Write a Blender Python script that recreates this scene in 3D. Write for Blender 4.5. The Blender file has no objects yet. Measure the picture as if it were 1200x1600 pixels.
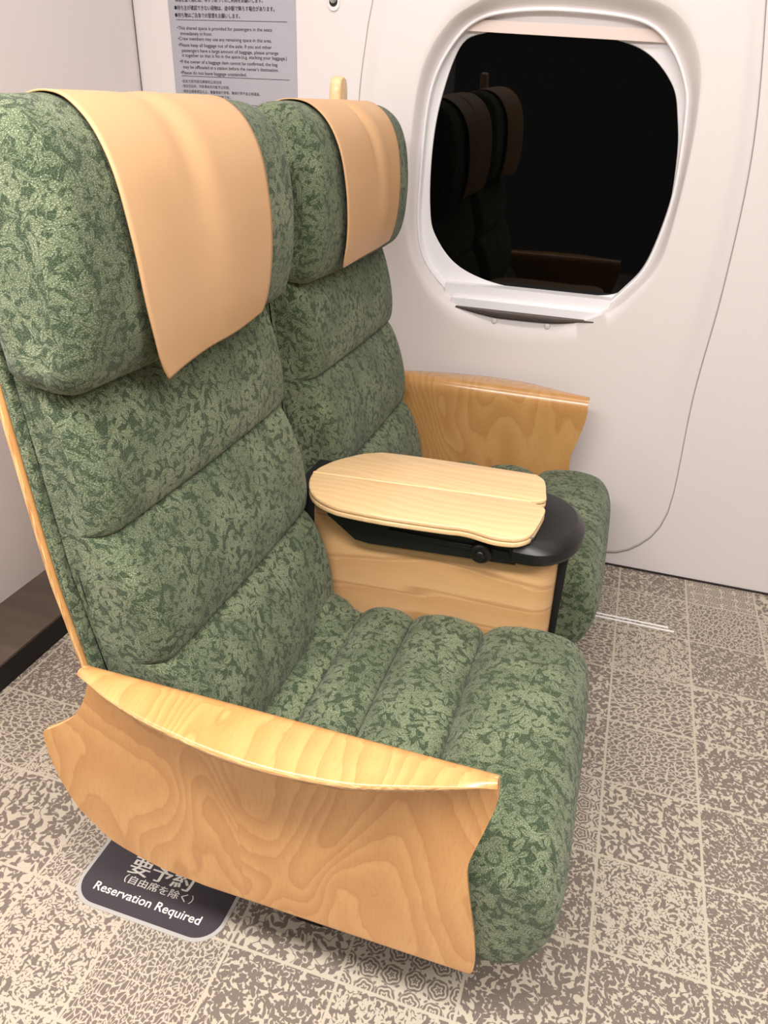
import bpy, bmesh, math, random
from mathutils import Vector, Matrix
random.seed(7)
D = bpy.data
S = bpy.context.scene
COL = S.collection
PI = math.pi

# ------------------------------------------------------------------ camera
def setup_camera():
    yaw, pitch, roll = 0.2862, 0.4966, -0.0457
    cy, sy, cp, sp = math.cos(yaw), math.sin(yaw), math.cos(pitch), math.sin(pitch)
    fwd = Vector((-sy * cp, cy * cp, -sp)); right = Vector((cy, sy, 0)); down = fwd.cross(right)
    r = math.cos(roll) * right + math.sin(roll) * down
    d = -math.sin(roll) * right + math.cos(roll) * down
    cam = D.cameras.new('camera'); o = D.objects.new('camera', cam); COL.objects.link(o)
    m = Matrix((r, -d, -fwd)).transposed().to_4x4(); m.translation = Vector((0, 0, 1.303))
    o.matrix_world = m
    cam.sensor_fit = 'VERTICAL'; cam.sensor_height = 36; cam.lens = 36 * 1189.6 / 1600
    cam.clip_start = 0.02
    S.camera = o
setup_camera()

# ------------------------------------------------------------------ light
W = D.worlds.new('world'); S.world = W; W.use_nodes = True
W.node_tree.nodes['Background'].inputs[0].default_value = (1.0, 0.95, 0.92, 1)
W.node_tree.nodes['Background'].inputs[1].default_value = 0.13
def area(name, loc, sx, sy, energy, color, rot=(0, 0, 0)):
    l = D.lights.new(name, 'AREA'); l.shape = 'RECTANGLE'; l.size = sx; l.size_y = sy
    l.energy = energy; l.color = color
    o = D.objects.new(name, l); COL.objects.link(o); o.location = loc; o.rotation_euler = rot
    return o
area('ceiling_light_strip', (0.0, 0.05, 2.12), 2.8, 0.32, 76, (1.0, 0.95, 0.905))
area('ceiling_light_strip', (0.0, 1.45, 2.13), 3.2, 0.16, 11, (1.0, 0.95, 0.91), (math.radians(52), 0, 0))
area('ceiling_light_strip', (-0.2, -1.0, 2.12), 2.4, 0.3, 18, (1.0, 0.96, 0.92))
S.view_settings.view_transform = 'Standard'; S.view_settings.look = 'None'
S.view_settings.gamma = 1; S.view_settings.use_curve_mapping = False
S.view_settings.exposure = 0.27

# ------------------------------------------------------------------ helpers
def lin(c):
    def f(v):
        v /= 255.0
        return v / 12.92 if v <= 0.04045 else ((v + 0.055) / 1.055) ** 2.4
    return (f(c[0]), f(c[1]), f(c[2]), 1.0)

class G:
    """small node-graph builder"""
    def __init__(s, name):
        s.m = D.materials.new(name); s.m.use_nodes = True
        s.t = s.m.node_tree; s.b = s.t.nodes['Principled BSDF']
    def n(s, typ, **kw):
        nd = s.t.nodes.new(typ)
        for k, v in kw.items(): setattr(nd, k, v)
        return nd
    def put(s, sock, v):
        if isinstance(v, bpy.types.NodeSocket): s.t.links.new(v, sock)
        elif v is not None: sock.default_value = v
    def M(s, op, a, b=None, c=None, clamp=False):
        nd = s.n('ShaderNodeMath', operation=op, use_clamp=clamp)
        for i, v in enumerate((a, b, c)): s.put(nd.inputs[i], v)
        return nd.outputs[0]
    def V(s, op, a, b=None, scale=None):
        nd = s.n('ShaderNodeVectorMath', operation=op)
        s.put(nd.inputs[0], a); s.put(nd.inputs[1], b)
        if scale is not None: s.put(nd.inputs['Scale'], scale)
        return nd.outputs['Value'] if op in ('LENGTH', 'DOT_PRODUCT', 'DISTANCE') else nd.outputs[0]
    def sep(s, v):
        nd = s.n('ShaderNodeSeparateXYZ'); s.put(nd.inputs[0], v); return nd.outputs
    def comb(s, x, y, z=0.0):
        nd = s.n('ShaderNodeCombineXYZ')
        for i, v in enumerate((x, y, z)): s.put(nd.inputs[i], v)
        return nd.outputs[0]
    def noise(s, v, scale, detail=2, rough=.5, dist=0.0, dim='3D'):
        nd = s.n('ShaderNodeTexNoise', noise_dimensions=dim)
        s.put(nd.inputs['Vector'], v); s.put(nd.inputs['Scale'], scale)
        nd.inputs['Detail'].default_value = detail; nd.inputs['Roughness'].default_value = rough
        nd.inputs['Distortion'].default_value = dist
        return nd.outputs['Fac'], nd.outputs['Color']
    def step(s, v, a, b):
        nd = s.n('ShaderNodeMapRange', interpolation_type='SMOOTHSTEP')
        s.put(nd.inputs['Value'], v); s.put(nd.inputs['From Min'], a); s.put(nd.inputs['From Max'], b)
        return nd.outputs[0]
    def mixc(s, f, a, b, blend='MIX'):
        nd = s.n('ShaderNodeMix', data_type='RGBA', blend_type=blend)
        s.put(nd.inputs[0], f); s.put(nd.inputs[6], a); s.put(nd.inputs[7], b)
        return nd.outputs[2]
    def mixf(s, f, a, b):
        nd = s.n('ShaderNodeMix', data_type='FLOAT')
        s.put(nd.inputs[0], f); s.put(nd.inputs[2], a); s.put(nd.inputs[3], b)
        return nd.outputs[0]
    def coord(s, w='Object'):
        return s.n('ShaderNodeTexCoord').outputs[w]
    def bump(s, h, strength=.2, dist=.002):
        nd = s.n('ShaderNodeBump'); nd.inputs['Strength'].default_value = strength
        nd.inputs['Distance'].default_value = dist
        s.put(nd.inputs['Height'], h); s.put(s.b.inputs['Normal'], nd.outputs[0])
    def cells(s, v, randomness=.9):
        """one rotated local frame per Voronoi cell: x, y, radius, cell colour"""
        nd = s.n('ShaderNodeTexVoronoi', voronoi_dimensions='2D', feature='F1')
        s.put(nd.inputs['Vector'], v); nd.inputs['Scale'].default_value = 1.0
        nd.inputs['Randomness'].default_value = randomness
        loc = s.V('SUBTRACT', v, nd.outputs['Position'])
        cs = s.sep(nd.outputs['Color'])
        rot = s.n('ShaderNodeVectorRotate', rotation_type='Z_AXIS')
        s.put(rot.inputs['Vector'], loc); s.put(rot.inputs['Angle'], s.M('MULTIPLY', cs[0], 6.283))
        p = s.sep(rot.outputs[0])
        return p[0], p[1], nd.outputs['Distance'], cs
    def leaf(s, v, a=.52, b=.2, soft=.12, randomness=.9, rib=True):
        x, y, r, cs = s.cells(v, randomness)
        q = s.M('ADD', s.M('DIVIDE', s.M('ABSOLUTE', y), b), s.M('POWER', s.M('DIVIDE', s.M('ABSOLUTE', x), a), 2.0))
        if not rib: return s.step(q, 1.0, 1.0 - soft * 2)
        rib = s.step(s.M('ABSOLUTE', y), .012, .03)
        return s.M('MULTIPLY', s.step(q, 1.0, 1.0 - soft * 2), rib)
    def flower(s, v, R=.34, petals=5, soft=.06):
        x, y, r, cs = s.cells(v, .55)
        th = s.M('ARCTAN2', y, x)
        rr = s.M('MULTIPLY', s.M('MULTIPLY_ADD', s.M('COSINE', s.M('MULTIPLY', th, float(petals))), .22, .9), R)
        disc = s.step(s.M('SUBTRACT', rr, r), 0.0, soft)
        eye = s.step(s.M('ABSOLUTE', s.M('SUBTRACT', r, R * .38)), .02, .045)
        return s.M('MULTIPLY', disc, eye)

def simple(name, col, rough=.5, metal=0.0, bumpscale=None, bumpstr=.1, spec=.5, coat=0.0):
    g = G(name); g.b.inputs['Base Color'].default_value = lin(col)
    g.b.inputs['Roughness'].default_value = rough; g.b.inputs['Metallic'].default_value = metal
    g.b.inputs['Specular IOR Level'].default_value = spec
    g.b.inputs['Coat Weight'].default_value = coat
    if bumpscale:
        f, _ = g.noise(g.coord(), bumpscale, 2); g.bump(f, bumpstr, .001)
    return g.m

# ------------------------------------------------------------------ materials
def mat_fabric():
    g = G('green_jacquard')
    uv = g.n('ShaderNodeUVMap').outputs[0]
    _, wob = g.noise(uv, 30.0, 2, dim='2D')
    p = g.V('ADD', uv, g.V('SCALE', g.V('SUBTRACT', wob, (.5, .5, .5)), scale=.012))
    l1 = g.leaf(g.V('SCALE', p, scale=34.0), .56, .24, .2)
    l2 = g.leaf(g.V('ADD', g.V('SCALE', p, scale=47.0), (3.3, 7.1, 0)), .54, .24, .2)
    l3 = g.leaf(g.V('ADD', g.V('SCALE', p, scale=62.0), (9.3, 1.1, 0)), .5, .26, .2)
    fl = g.flower(g.V('ADD', g.V('SCALE', p, scale=15.0), (1.7, 4.2, 0)), .36, 7)
    n1, _ = g.noise(p, 26.0, 2, dim='2D')
    stem = g.step(g.M('ABSOLUTE', g.M('SUBTRACT', n1, .5)), .02, .008)
    msk = g.M('MAXIMUM', g.M('MAXIMUM', l1, l2), g.M('MAXIMUM', g.M('MULTIPLY', l3, .8), g.M('MAXIMUM', fl, g.M('MULTIPLY', stem, .8))))
    patch, _ = g.noise(uv, 9.0, 3, dim='2D')
    msk = g.M('MULTIPLY', msk, g.M('MULTIPLY_ADD', g.step(patch, .36, .62), .4, .55))
    # woven threads: short light dashes
    fine, _ = g.noise(g.V('MULTIPLY', uv, (520.0, 900.0, 1.0)), 1.0, 1, dim='2D')
    fine2, _ = g.noise(g.V('MULTIPLY', uv, (300.0, 420.0, 1.0)), 1.0, 2, dim='2D')
    dots = g.step(fine, .57, .70)
    thr = g.M('MULTIPLY_ADD', g.M('SUBTRACT', fine2, .5), .9, 0.0)
    v = g.M('ADD', g.M('MULTIPLY', msk, .62), thr, clamp=True)
    dark, light = lin((45, 63, 41)), lin((126, 137, 106))
    c = g.mixc(v, dark, light)
    c = g.mixc(g.M('MULTIPLY', dots, g.M('MULTIPLY_ADD', msk, .42, .20)), c, lin((206, 206, 178)))
    g.put(g.b.inputs['Base Color'], c)
    g.b.inputs['Roughness'].default_value = .88
    g.b.inputs['Specular IOR Level'].default_value = .25
    g.b.inputs['Sheen Weight'].default_value = .12
    g.bump(g.M('ADD', g.M('MULTIPLY', fine, .6), g.M('MULTIPLY', msk, .5)), .45, .0025)
    return g.m

def mat_floor():
    g = G('patterned_floor_tiles')
    T = 0.2
    pos = g.n('ShaderNodeNewGeometry').outputs['Position']
    q = g.V('SCALE', g.V('SUBTRACT', pos, (-.0506, .504, 0)), scale=1 / T)
    cell = g.V('FLOOR', q); fr = g.sep(g.V('FRACTION', q))
    wn = g.n('ShaderNodeTexWhiteNoise', noise_dimensions='2D'); g.put(wn.inputs['Vector'], cell)
    rc = g.sep(wn.outputs['Color'])
    off = g.V('SCALE', wn.outputs['Color'], scale=53.0)
    rot = g.n('ShaderNodeVectorRotate', rotation_type='Z_AXIS')
    g.put(rot.inputs['Vector'], pos); g.put(rot.inputs['Angle'], g.M('MULTIPLY', rc[2], 6.28))
    base = rot.outputs[0]
    _, wob = g.noise(pos, 20.0, 1, dim='2D')
    base = g.V('ADD', base, g.V('SCALE', g.V('SUBTRACT', wob, (.5, .5, .5)), scale=.014))
    sc = g.M('MULTIPLY_ADD', rc[0], 28.0, 42.0)
    v = g.V('ADD', g.V('SCALE', base, scale=sc), off)
    fat = g.M('MULTIPLY_ADD', rc[0], .05, .20)
    l1 = g.leaf(v, .50, fat, .05, .8, False)
    l2 = g.leaf(g.V('ADD', g.V('SCALE', v, scale=1.0), (5.53, 2.27, 0)), .48, .17, .05, .8, False)
    l3 = g.leaf(g.V('ADD', g.V('SCALE', v, scale=1.9), (1.3, 8.2, 0)), .42, .24, .05, .8, False)
    n1, _ = g.noise(v, .62, 1, dim='2D')
    stem = g.step(g.M('ABSOLUTE', g.M('SUBTRACT', n1, .5)), .024, .014)
    big = g.flower(g.V('SCALE', v, scale=.42), .30, 6)
    pa = g.M('MAXIMUM', g.M('MAXIMUM', l1, stem), g.M('MAXIMUM', big, g.M('MAXIMUM', l2, g.M('MULTIPLY', l3, g.M('GREATER_THAN', rc[2], .4)))))
    # pattern b: cream flowers and leaves drawn on taupe
    fb = g.flower(g.V('SCALE', v, scale=.62), .36, 6)
    l4 = g.leaf(g.V('ADD', g.V('SCALE', v, scale=1.2), (2.3, 5.2, 0)), .5, .17, .05, .8, False)
    l5 = g.leaf(g.V('ADD', g.V('SCALE', v, scale=1.7), (7.3, 3.2, 0)), .46, .20, .05, .8, False)
    pb = g.M('SUBTRACT', 1.0, g.M('MAXIMUM', g.M('MAXIMUM', fb, stem), g.M('MAXIMUM', l4, l5)))
    # pattern c: rosettes in rows
    vr = g.V('SCALE', g.V('FRACTION', q), scale=5.0)
    x, y, r, cs = g.cells(vr, .12)
    th = g.M('ARCTAN2', y, x)
    wave = g.M('SINE', g.M('ADD', g.M('MULTIPLY', r, 34.0), g.M('MULTIPLY', g.M('COSINE', g.M('MULTIPLY', th, 5.0)), 1.3)))
    ros = g.M('MULTIPLY', g.step(wave, -.45, -.1), g.step(r, .47, .43))
    pc = g.M('MAXIMUM', ros, g.M('MULTIPLY', l3, g.step(r, .44, .48)))
    # pattern d: close-set taupe leaves parted by thin cream lines
    ve = g.n('ShaderNodeTexVoronoi', voronoi_dimensions='2D', feature='DISTANCE_TO_EDGE')
    g.put(ve.inputs['Vector'], g.V('MULTIPLY', v, (.85, 1.7, 1.0))); ve.inputs['Scale'].default_value = 1.0
    pd = g.M('MULTIPLY', g.step(ve.outputs['Distance'], .07, .10), g.M('SUBTRACT', 1.0, g.M('MULTIPLY', l5, .9)))
    sel = rc[1]
    pat = g.mixf(g.M('GREATER_THAN', sel, .36), pa, pb)
    pat = g.mixf(g.M('GREATER_THAN', sel, .58), pat, pd)
    pat = g.mixf(g.M('GREATER_THAN', sel, .86), pat, pc)
    ex = g.M('MINIMUM', g.M('MINIMUM', fr[0], g.M('SUBTRACT', 1.0, fr[0])), g.M('MINIMUM', fr[1], g.M('SUBTRACT', 1.0, fr[1])))
    grout = g.step(ex, .016, .010)
    pat = g.M('MULTIPLY', pat, g.M('SUBTRACT', 1.0, grout))
    dirt, _ = g.noise(pos, 5.0, 4)
    taupe = g.mixc(dirt, lin((112, 101, 94)), lin((125, 113, 104)))
    c = g.mixc(pat, g.mixc(dirt, lin((182, 171, 154)), lin((194, 184, 167))), taupe)
    g.put(g.b.inputs['Base Color'], c)
    g.put(g.b.inputs['Roughness'], g.M('MULTIPLY_ADD', dirt, .15, .34))
    g.b.inputs['Specular IOR Level'].default_value = .4
    n2, _ = g.noise(pos, 900.0, 1); g.bump(n2, .05, .0006)
    return g.m

def mat_veneer(name, c_dark, c_mid, c_light, k=1.0, split=None, rough=.3, coat=.35):
    """rotary-cut figured veneer: long wandering contour lines"""
    g = G(name)
    uv = g.n('ShaderNodeUVMap').outputs[0]
    p = uv
    if split is not None:
        sx = g.sep(uv)
        sd = g.M('GREATER_THAN', sx[0], split)
        p = g.V('ADD', uv, g.comb(g.M('MULTIPLY', sd, 3.7), g.M('MULTIPLY', sd, 1.9)))
    n0, _ = g.noise(g.V('MULTIPLY', p, (5.0, 2.4, 1.0)), k, 1.5, .4, .35, dim='2D')
    n1, _ = g.noise(g.V('MULTIPLY', p, (34.0, 14.0, 1.0)), k, 2, .5, dim='2D')
    h = g.M('ADD', g.M('MULTIPLY', n0, 15.0), g.M('MULTIPLY', n1, .5))
    fr = g.M('FRACT', h)
    band = g.M('MULTIPLY', g.step(fr, 0.0, .06), g.step(fr, 1.0, .25))
    line = g.M('MULTIPLY', g.step(fr, .0, .03), g.step(fr, .16, .05))
    fib, _ = g.noise(g.V('MULTIPLY', p, (260.0, 40.0, 1.0)), 1.0, 2, dim='2D')
    c = g.mixc(n1, lin(c_mid), lin(c_light))
    c = g.mixc(g.M('MULTIPLY', g.M('SUBTRACT', 1.0, band), .30), c, lin(c_dark))
    c = g.mixc(g.M('MULTIPLY', line, .38), c, lin(c_dark))
    c = g.mixc(g.M('MULTIPLY', g.step(fib, .45, .75), .16), c, lin(c_dark))
    g.put(g.b.inputs['Base Color'], c)
    g.b.inputs['Roughness'].default_value = rough
    g.b.inputs['Coat Weight'].default_value = coat; g.b.inputs['Coat Roughness'].default_value = .22
    return g.m

def mat_plank(name, c_mid, c_light, c_line, freq=16.0, curl=1.0, rough=.32, coat=.3, amt=.5):
    """plain-sawn maple: lines along u that bend slowly"""
    g = G(name)
    uv = g.n('ShaderNodeUVMap').outputs[0]
    n0, _ = g.noise(g.V('MULTIPLY', uv, (2.4 * curl, 7.0, 1.0)), 1.0, 2, .4, .3, dim='2D')
    n1, _ = g.noise(g.V('MULTIPLY', uv, (6.0, 120.0, 1.0)), 1.0, 2, dim='2D')
    s_ = g.sep(uv)
    h = g.M('ADD', g.M('MULTIPLY', s_[1], freq), g.M('ADD', g.M('MULTIPLY', n0, 4.2 * curl), g.M('MULTIPLY', n1, .16)))
    fr = g.M('FRACT', h)
    line = g.M('MULTIPLY', g.step(fr, .0, .10), g.step(fr, .24, .10))
    body = g.step(fr, 1.0, .2)
    fib, _ = g.noise(g.V('MULTIPLY', uv, (30.0, 420.0, 1.0)), 1.0, 2, dim='2D')
    c = g.mixc(body, lin(c_mid), lin(c_light))
    c = g.mixc(g.M('MULTIPLY', line, amt), c, lin(c_line))
    c = g.mixc(g.M('MULTIPLY', g.step(fib, .5, .8), .12), c, lin(c_line))
    g.put(g.b.inputs['Base Color'], c)
    g.b.inputs['Roughness'].default_value = rough
    g.b.inputs['Coat Weight'].default_value = coat; g.b.inputs['Coat Roughness'].default_value = .25
    return g.m

def mat_ply(name='plywood_edge', sc=(400.0, 400.0, 12.0)):
    g = G(name)
    p = g.coord()
    n, _ = g.noise(g.V('MULTIPLY', p, sc), 1.0, 2)
    c = g.mixc(g.step(n, .4, .65), lin((228, 184, 128)), lin((182, 128, 78)))
    g.put(g.b.inputs['Base Color'], c); g.b.inputs['Roughness'].default_value = .4
    return g.m

def mat_leather():
    g = G('tan_leather')
    p = g.coord()
    v = g.n('ShaderNodeTexVoronoi', feature='DISTANCE_TO_EDGE'); g.put(v.inputs['Vector'], p); v.inputs['Scale'].default_value = 420.0
    n, _ = g.noise(p, 7.0, 3)
    g.put(g.b.inputs['Base Color'], g.mixc(n, lin((200, 158, 116)), lin((209, 169, 127))))
    g.b.inputs['Roughness'].default_value = .5; g.b.inputs['Specular IOR Level'].default_value = .35
    g.bump(v.outputs['Distance'], .12, .0012)
    return g.m

def mat_wall(name, c=(228, 221, 220), rough=.38):
    g = G(name); p = g.coord()
    n, _ = g.noise(p, 1.4, 2); n2, _ = g.noise(p, 260.0, 2)
    a = tuple(x * .985 for x in c)
    g.put(g.b.inputs['Base Color'], g.mixc(n, lin(c), lin(a)))
    g.b.inputs['Roughness'].default_value = rough; g.b.inputs['Specular IOR Level'].default_value = .35
    g.bump(n2, .05, .0008)
    return g.m

def mat_darkwood():
    g = G('dark_baseboard_wood'); p = g.coord()
    n, _ = g.noise(g.V('MULTIPLY', p, (1.0, 6.0, 190.0)), 1.0, 3)
    n2, _ = g.noise(g.V('MULTIPLY', p, (1.0, 40.0, 500.0)), 1.0, 2)
    c = g.mixc(g.step(n, .35, .7), lin((78, 66, 58)), lin((116, 101, 88)))
    c = g.mixc(g.M('MULTIPLY', n2, .4), c, lin((60, 50, 44)))
    g.put(g.b.inputs['Base Color'], c); g.b.inputs['Roughness'].default_value = .5
    return g.m

FAB = mat_fabric()
FLOOR = mat_floor()
VENEER = mat_veneer('figured_birch_veneer', (166, 105, 54), (198, 145, 87), (211, 161, 102), 1.0, split=-.40)
VENEER_FAR = mat_veneer('figured_birch_veneer_window_side', (170, 114, 62), (198, 148, 88), (208, 160, 102), .8, rough=.2, coat=.6)
MAPLE = mat_plank('console_maple', (205, 158, 108), (218, 174, 124), (164, 112, 68), 15.0, .62, amt=.5)
TABLEWOOD = mat_plank('table_maple', (230, 192, 142), (238, 204, 156), (204, 156, 104), 44.0, 1.0, rough=.36, amt=.3)
PLY = mat_ply()
PLY_ARM = mat_ply('plywood_armrest_edge', (9.0, 420.0, 420.0))
LEATHER = mat_leather()
WALL = mat_wall('warm_white_wall_panel')
BULK = mat_wall('bulkhead_panel', (228, 222, 223), .4)
FRAME = simple('window_frame_white', (238, 236, 239), .35)
LIP = simple('sill_lip_grey_brown', (84, 75, 67), .6)
BLIND = simple('blind_cream', (222, 206, 198), .55)
GLASS = simple('night_window_glass', (2, 2, 2), .02, spec=.25)
BLACK = simple('black_plastic', (15, 15, 17), .38, bumpscale=600, bumpstr=.05)
BLACKMATT = simple('black_steel', (14, 14, 15), .6)
GAP = simple('dark_joint', (40, 34, 32), .8)
METAL = simple('brushed_aluminium', (205, 203, 200), .28, metal=1.0)
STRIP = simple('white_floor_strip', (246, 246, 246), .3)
SEAM = simple('panel_seam_gasket', (150, 140, 135), .7)
DARKWOOD = mat_darkwood()
NOTICE = simple('grey_notice_film', (172, 171, 180), .5)
INK = simple('black_ink', (32, 30, 34), .6)
SIGNBODY = simple('charcoal_floor_film', (58, 52, 58), .55, bumpscale=500, bumpstr=.1)
SIGNRIM = simple('silver_film', (176, 172, 168), .5)
WHITEINK = simple('white_ink', (226, 222, 214), .6)
CEIL = simple('ceiling_panel', (225, 220, 214), .6)
CHROME = simple('polished_steel', (200, 200, 205), .12, metal=1.0)

# ------------------------------------------------------------------ object helpers
def thing(name, label, cat, loc, group=None):
    o = D.objects.new(name, None); COL.objects.link(o); o.location = loc
    o.empty_display_size = .05
    o['label'] = label; o['category'] = cat
    if group: o['group'] = group
    return o
def origin(o):
    v = Vector((0, 0, 0))
    while o is not None: v += o.location; o = o.parent
    return v
def obj(name, verts, faces, mat, parent=None, uvs=None, smooth=True, label=None, mats=None, fmat=None, sharp=None, loc=None):
    """link ONE mesh; verts are given in world space; uvs = one (u,v) per vertex"""
    off = origin(parent)
    if loc is not None: off = Vector(loc)
    me = D.meshes.new(name)
    me.from_pydata([tuple(Vector(v) - off) for v in verts], [], faces)
    for m in (mats or [mat]): me.materials.append(m)
    if fmat:
        for p, i in zip(me.polygons, fmat): p.material_index = i
    if uvs:
        ul = me.uv_layers.new(name='UVMap')
        for lp in me.loops: ul.data[lp.index].uv = uvs[lp.vertex_index]
    bm = bmesh.new(); bm.from_mesh(me); bmesh.ops.recalc_face_normals(bm, faces=bm.faces)
    bm.to_mesh(me); bm.free()
    if smooth:
        for p in me.polygons: p.use_smooth = True
        me.set_sharp_from_angle(angle=math.radians(sharp or 50))
    o = D.objects.new(name, me); COL.objects.link(o)
    if parent is not None: o.parent = parent
    elif loc is not None: o.location = loc
    if label: o['label'] = label
    return o
def tag(o, label, cat, group=None):
    o['label'] = label; o['category'] = cat
    if group: o['group'] = group
    return o
def struct(o):
    o['kind'] = 'structure'; return o
class MB:
    def __init__(s): s.v = []; s.f = []
    def add(s, v, f):
        n = len(s.v); s.v += [tuple(x) for x in v]; s.f += [tuple(i + n for i in q) for q in f]
    def box(s, x0, x1, y0, y1, z0, z1, b=0.0):
        bm = bmesh.new(); bmesh.ops.create_cube(bm, size=1)
        for v in bm.verts:
            v.co = Vector(((x0 + x1) / 2 + v.co.x * (x1 - x0), (y0 + y1) / 2 + v.co.y * (y1 - y0), (z0 + z1) / 2 + v.co.z * (z1 - z0)))
        if b: bmesh.ops.bevel(bm, geom=bm.edges[:], offset=b, segments=3, affect='EDGES', profile=.5)
        bm.verts.index_update(); s.add([v.co for v in bm.verts], [[w.index for w in f.verts] for f in bm.faces]); bm.free()
    def cyl(s, p0, p1, r0, r1=None, n=24, cap=True):
        p0, p1 = Vector(p0), Vector(p1); r1 = r0 if r1 is None else r1
        ax = (p1 - p0).normalized(); u = ax.orthogonal().normalized(); w = ax.cross(u)
        v = []
        for p, r in ((p0, r0), (p1, r1)):
            for i in range(n):
                a = 2 * PI * i / n; v.append(p + (u * math.cos(a) + w * math.sin(a)) * r)
        f = [(i, (i + 1) % n, n + (i + 1) % n, n + i) for i in range(n)]
        if cap: f += [tuple(range(n - 1, -1, -1)), tuple(range(n, 2 * n))]
        s.add(v, f)
    def lathe(s, c, axis, prof, n=32):
        c = Vector(c); ax = Vector(axis).normalized(); u = ax.orthogonal().normalized(); w = ax.cross(u)
        v = []; f = []
        for (r, h) in prof:
            for i in range(n):
                a = 2 * PI * i / n; v.append(c + ax * h + (u * math.cos(a) + w * math.sin(a)) * max(r, 1e-4))
        m = len(prof)
        for k in range(m - 1):
            for i in range(n): f.append((k * n + i, k * n + (i + 1) % n, (k + 1) * n + (i + 1) % n, (k + 1) * n + i))
        f += [tuple(range(n)), tuple(range((m - 1) * n, m * n))]
        s.add(v, f)
    def prism(s, poly, z0, z1, bev=0.0, seg=3):
        """poly (x,y) extruded in z with a rounded rim on top and bottom"""
        n = len(poly)
        def inset(d):
            out = []
            for i in range(n):
                a, b, c = Vector(poly[i - 1]), Vector(poly[i]), Vector(poly[(i + 1) % n])
                t = (c - a); t = t.normalized() if t.length else Vector((1, 0))
                out.append((b.x - t.y * d * sgn, b.y + t.x * d * sgn))
            return out
        ar = sum(poly[i - 1][0] * poly[i][1] - poly[i][0] * poly[i - 1][1] for i in range(n)); sgn = 1 if ar > 0 else -1
        rings = []
        if bev:
            for k in range(seg + 1):
                a = PI / 2 * k / seg; rings.append((bev * (1 - math.sin(a)), z0 + bev * (1 - math.cos(a))))
            for k in range(seg + 1):
                a = PI / 2 * k / seg; rings.append((bev * (1 - math.cos(a)), z1 - bev * (1 - math.sin(a))))
        else: rings = [(0, z0), (0, z1)]
        v = []; f = []
        for d, z in rings:
            for x, y in (inset(d) if d else poly): v.append((x, y, z))
        for k in range(len(rings) - 1):
            for i in range(n): f.append((k * n + i, k * n + (i + 1) % n, (k + 1) * n + (i + 1) % n, (k + 1) * n + i))
        f += [tuple(range(n - 1, -1, -1)), tuple(range((len(rings) - 1) * n, len(rings) * n))]
        s.add(v, f)
    def tube(s, pts, r, n=8, closed=False):
        pts = [Vector(p) for p in pts]; m = len(pts); v = []; f = []
        for i, p in enumerate(pts):
            a = pts[(i - 1) % m] if (closed or i > 0) else p
            b = pts[(i + 1) % m] if (closed or i < m - 1) else p
            t = (b - a).normalized(); u = t.cross(Vector((.3, .2, .93))).normalized(); w = t.cross(u)
            for k in range(n):
                q = 2 * PI * k / n; v.append(p + (u * math.cos(q) + w * math.sin(q)) * r)
        for i in range(m if closed else m - 1):
            j = (i + 1) % m
            for k in range(n): f.append((i * n + k, i * n + (k + 1) % n, j * n + (k + 1) % n, j * n + k))
        if not closed: f += [tuple(range(n)), tuple(range((m - 1) * n, m * n))]
        s.add(v, f)
    def build(s, name, mat, parent=None, uvaxes=None, **kw):
        uv = [(v[uvaxes[0]], v[uvaxes[1]]) for v in s.v] if uvaxes else None
        return obj(name, s.v, s.f, mat, parent, uvs=uv, **kw)
def lerp(a, b, t): return a + (b - a) * t
def interp(tab, x):
    if x <= tab[0][0]: return tab[0][1]
    for (x0, y0), (x1, y1) in zip(tab, tab[1:]):
        if x <= x1: return lerp(y0, y1, (x - x0) / (x1 - x0))
    return tab[-1][1]
def sinterp(tab, x):
    """smooth (Catmull-Rom style) table lookup"""
    n = len(tab)
    if x <= tab[0][0]: return tab[0][1]
    if x >= tab[-1][0]: return tab[-1][1]
    for i in range(n - 1):
        if x <= tab[i + 1][0]: break
    x0, y0 = tab[i]; x1, y1 = tab[i + 1]; h = x1 - x0; t = (x - x0) / h
    def slope(k):
        if k <= 0: return (tab[1][1] - tab[0][1]) / (tab[1][0] - tab[0][0])
        if k >= n - 1: return (tab[-1][1] - tab[-2][1]) / (tab[-1][0] - tab[-2][0])
        return (tab[k + 1][1] - tab[k - 1][1]) / (tab[k + 1][0] - tab[k - 1][0])
    m0, m1 = slope(i) * h, slope(i + 1) * h
    return (2*t**3 - 3*t**2 + 1) * y0 + (t**3 - 2*t**2 + t) * m0 + (-2*t**3 + 3*t**2) * y1 + (t**3 - t**2) * m1
def spline(pts, n, closed=True):
    """dense Catmull-Rom through 2D points"""
    P = [Vector(p) for p in pts]; m = len(P); out = []
    segs = m if closed else m - 1
    for i in range(segs):
        a = P[(i - 1) % m] if closed or i > 0 else P[0]; b = P[i]; c = P[(i + 1) % m]
        d = P[(i + 2) % m] if closed or i + 2 < m else P[-1]
        for k in range(n):
            t = k / n
            out.append(.5 * ((2 * b) + (c - a) * t + (2*a - 5*b + 4*c - d) * t*t + (3*b - 3*c + d - a) * t**3))
    if not closed: out.append(P[-1])
    return [tuple(v) for v in out]

# ------------------------------------------------------------------ the room
XB = -1.445
def yw(z): return 2.239 - .025 * z           # side wall, all but upright
def wn(z):
    d = (yw(z + .01) - yw(z - .01)) / .02
    return Vector((0, -1, d)).normalized()
def onwall(x, z, d=0.0):
    return Vector((x, yw(z), z)) + wn(z) * d

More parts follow.
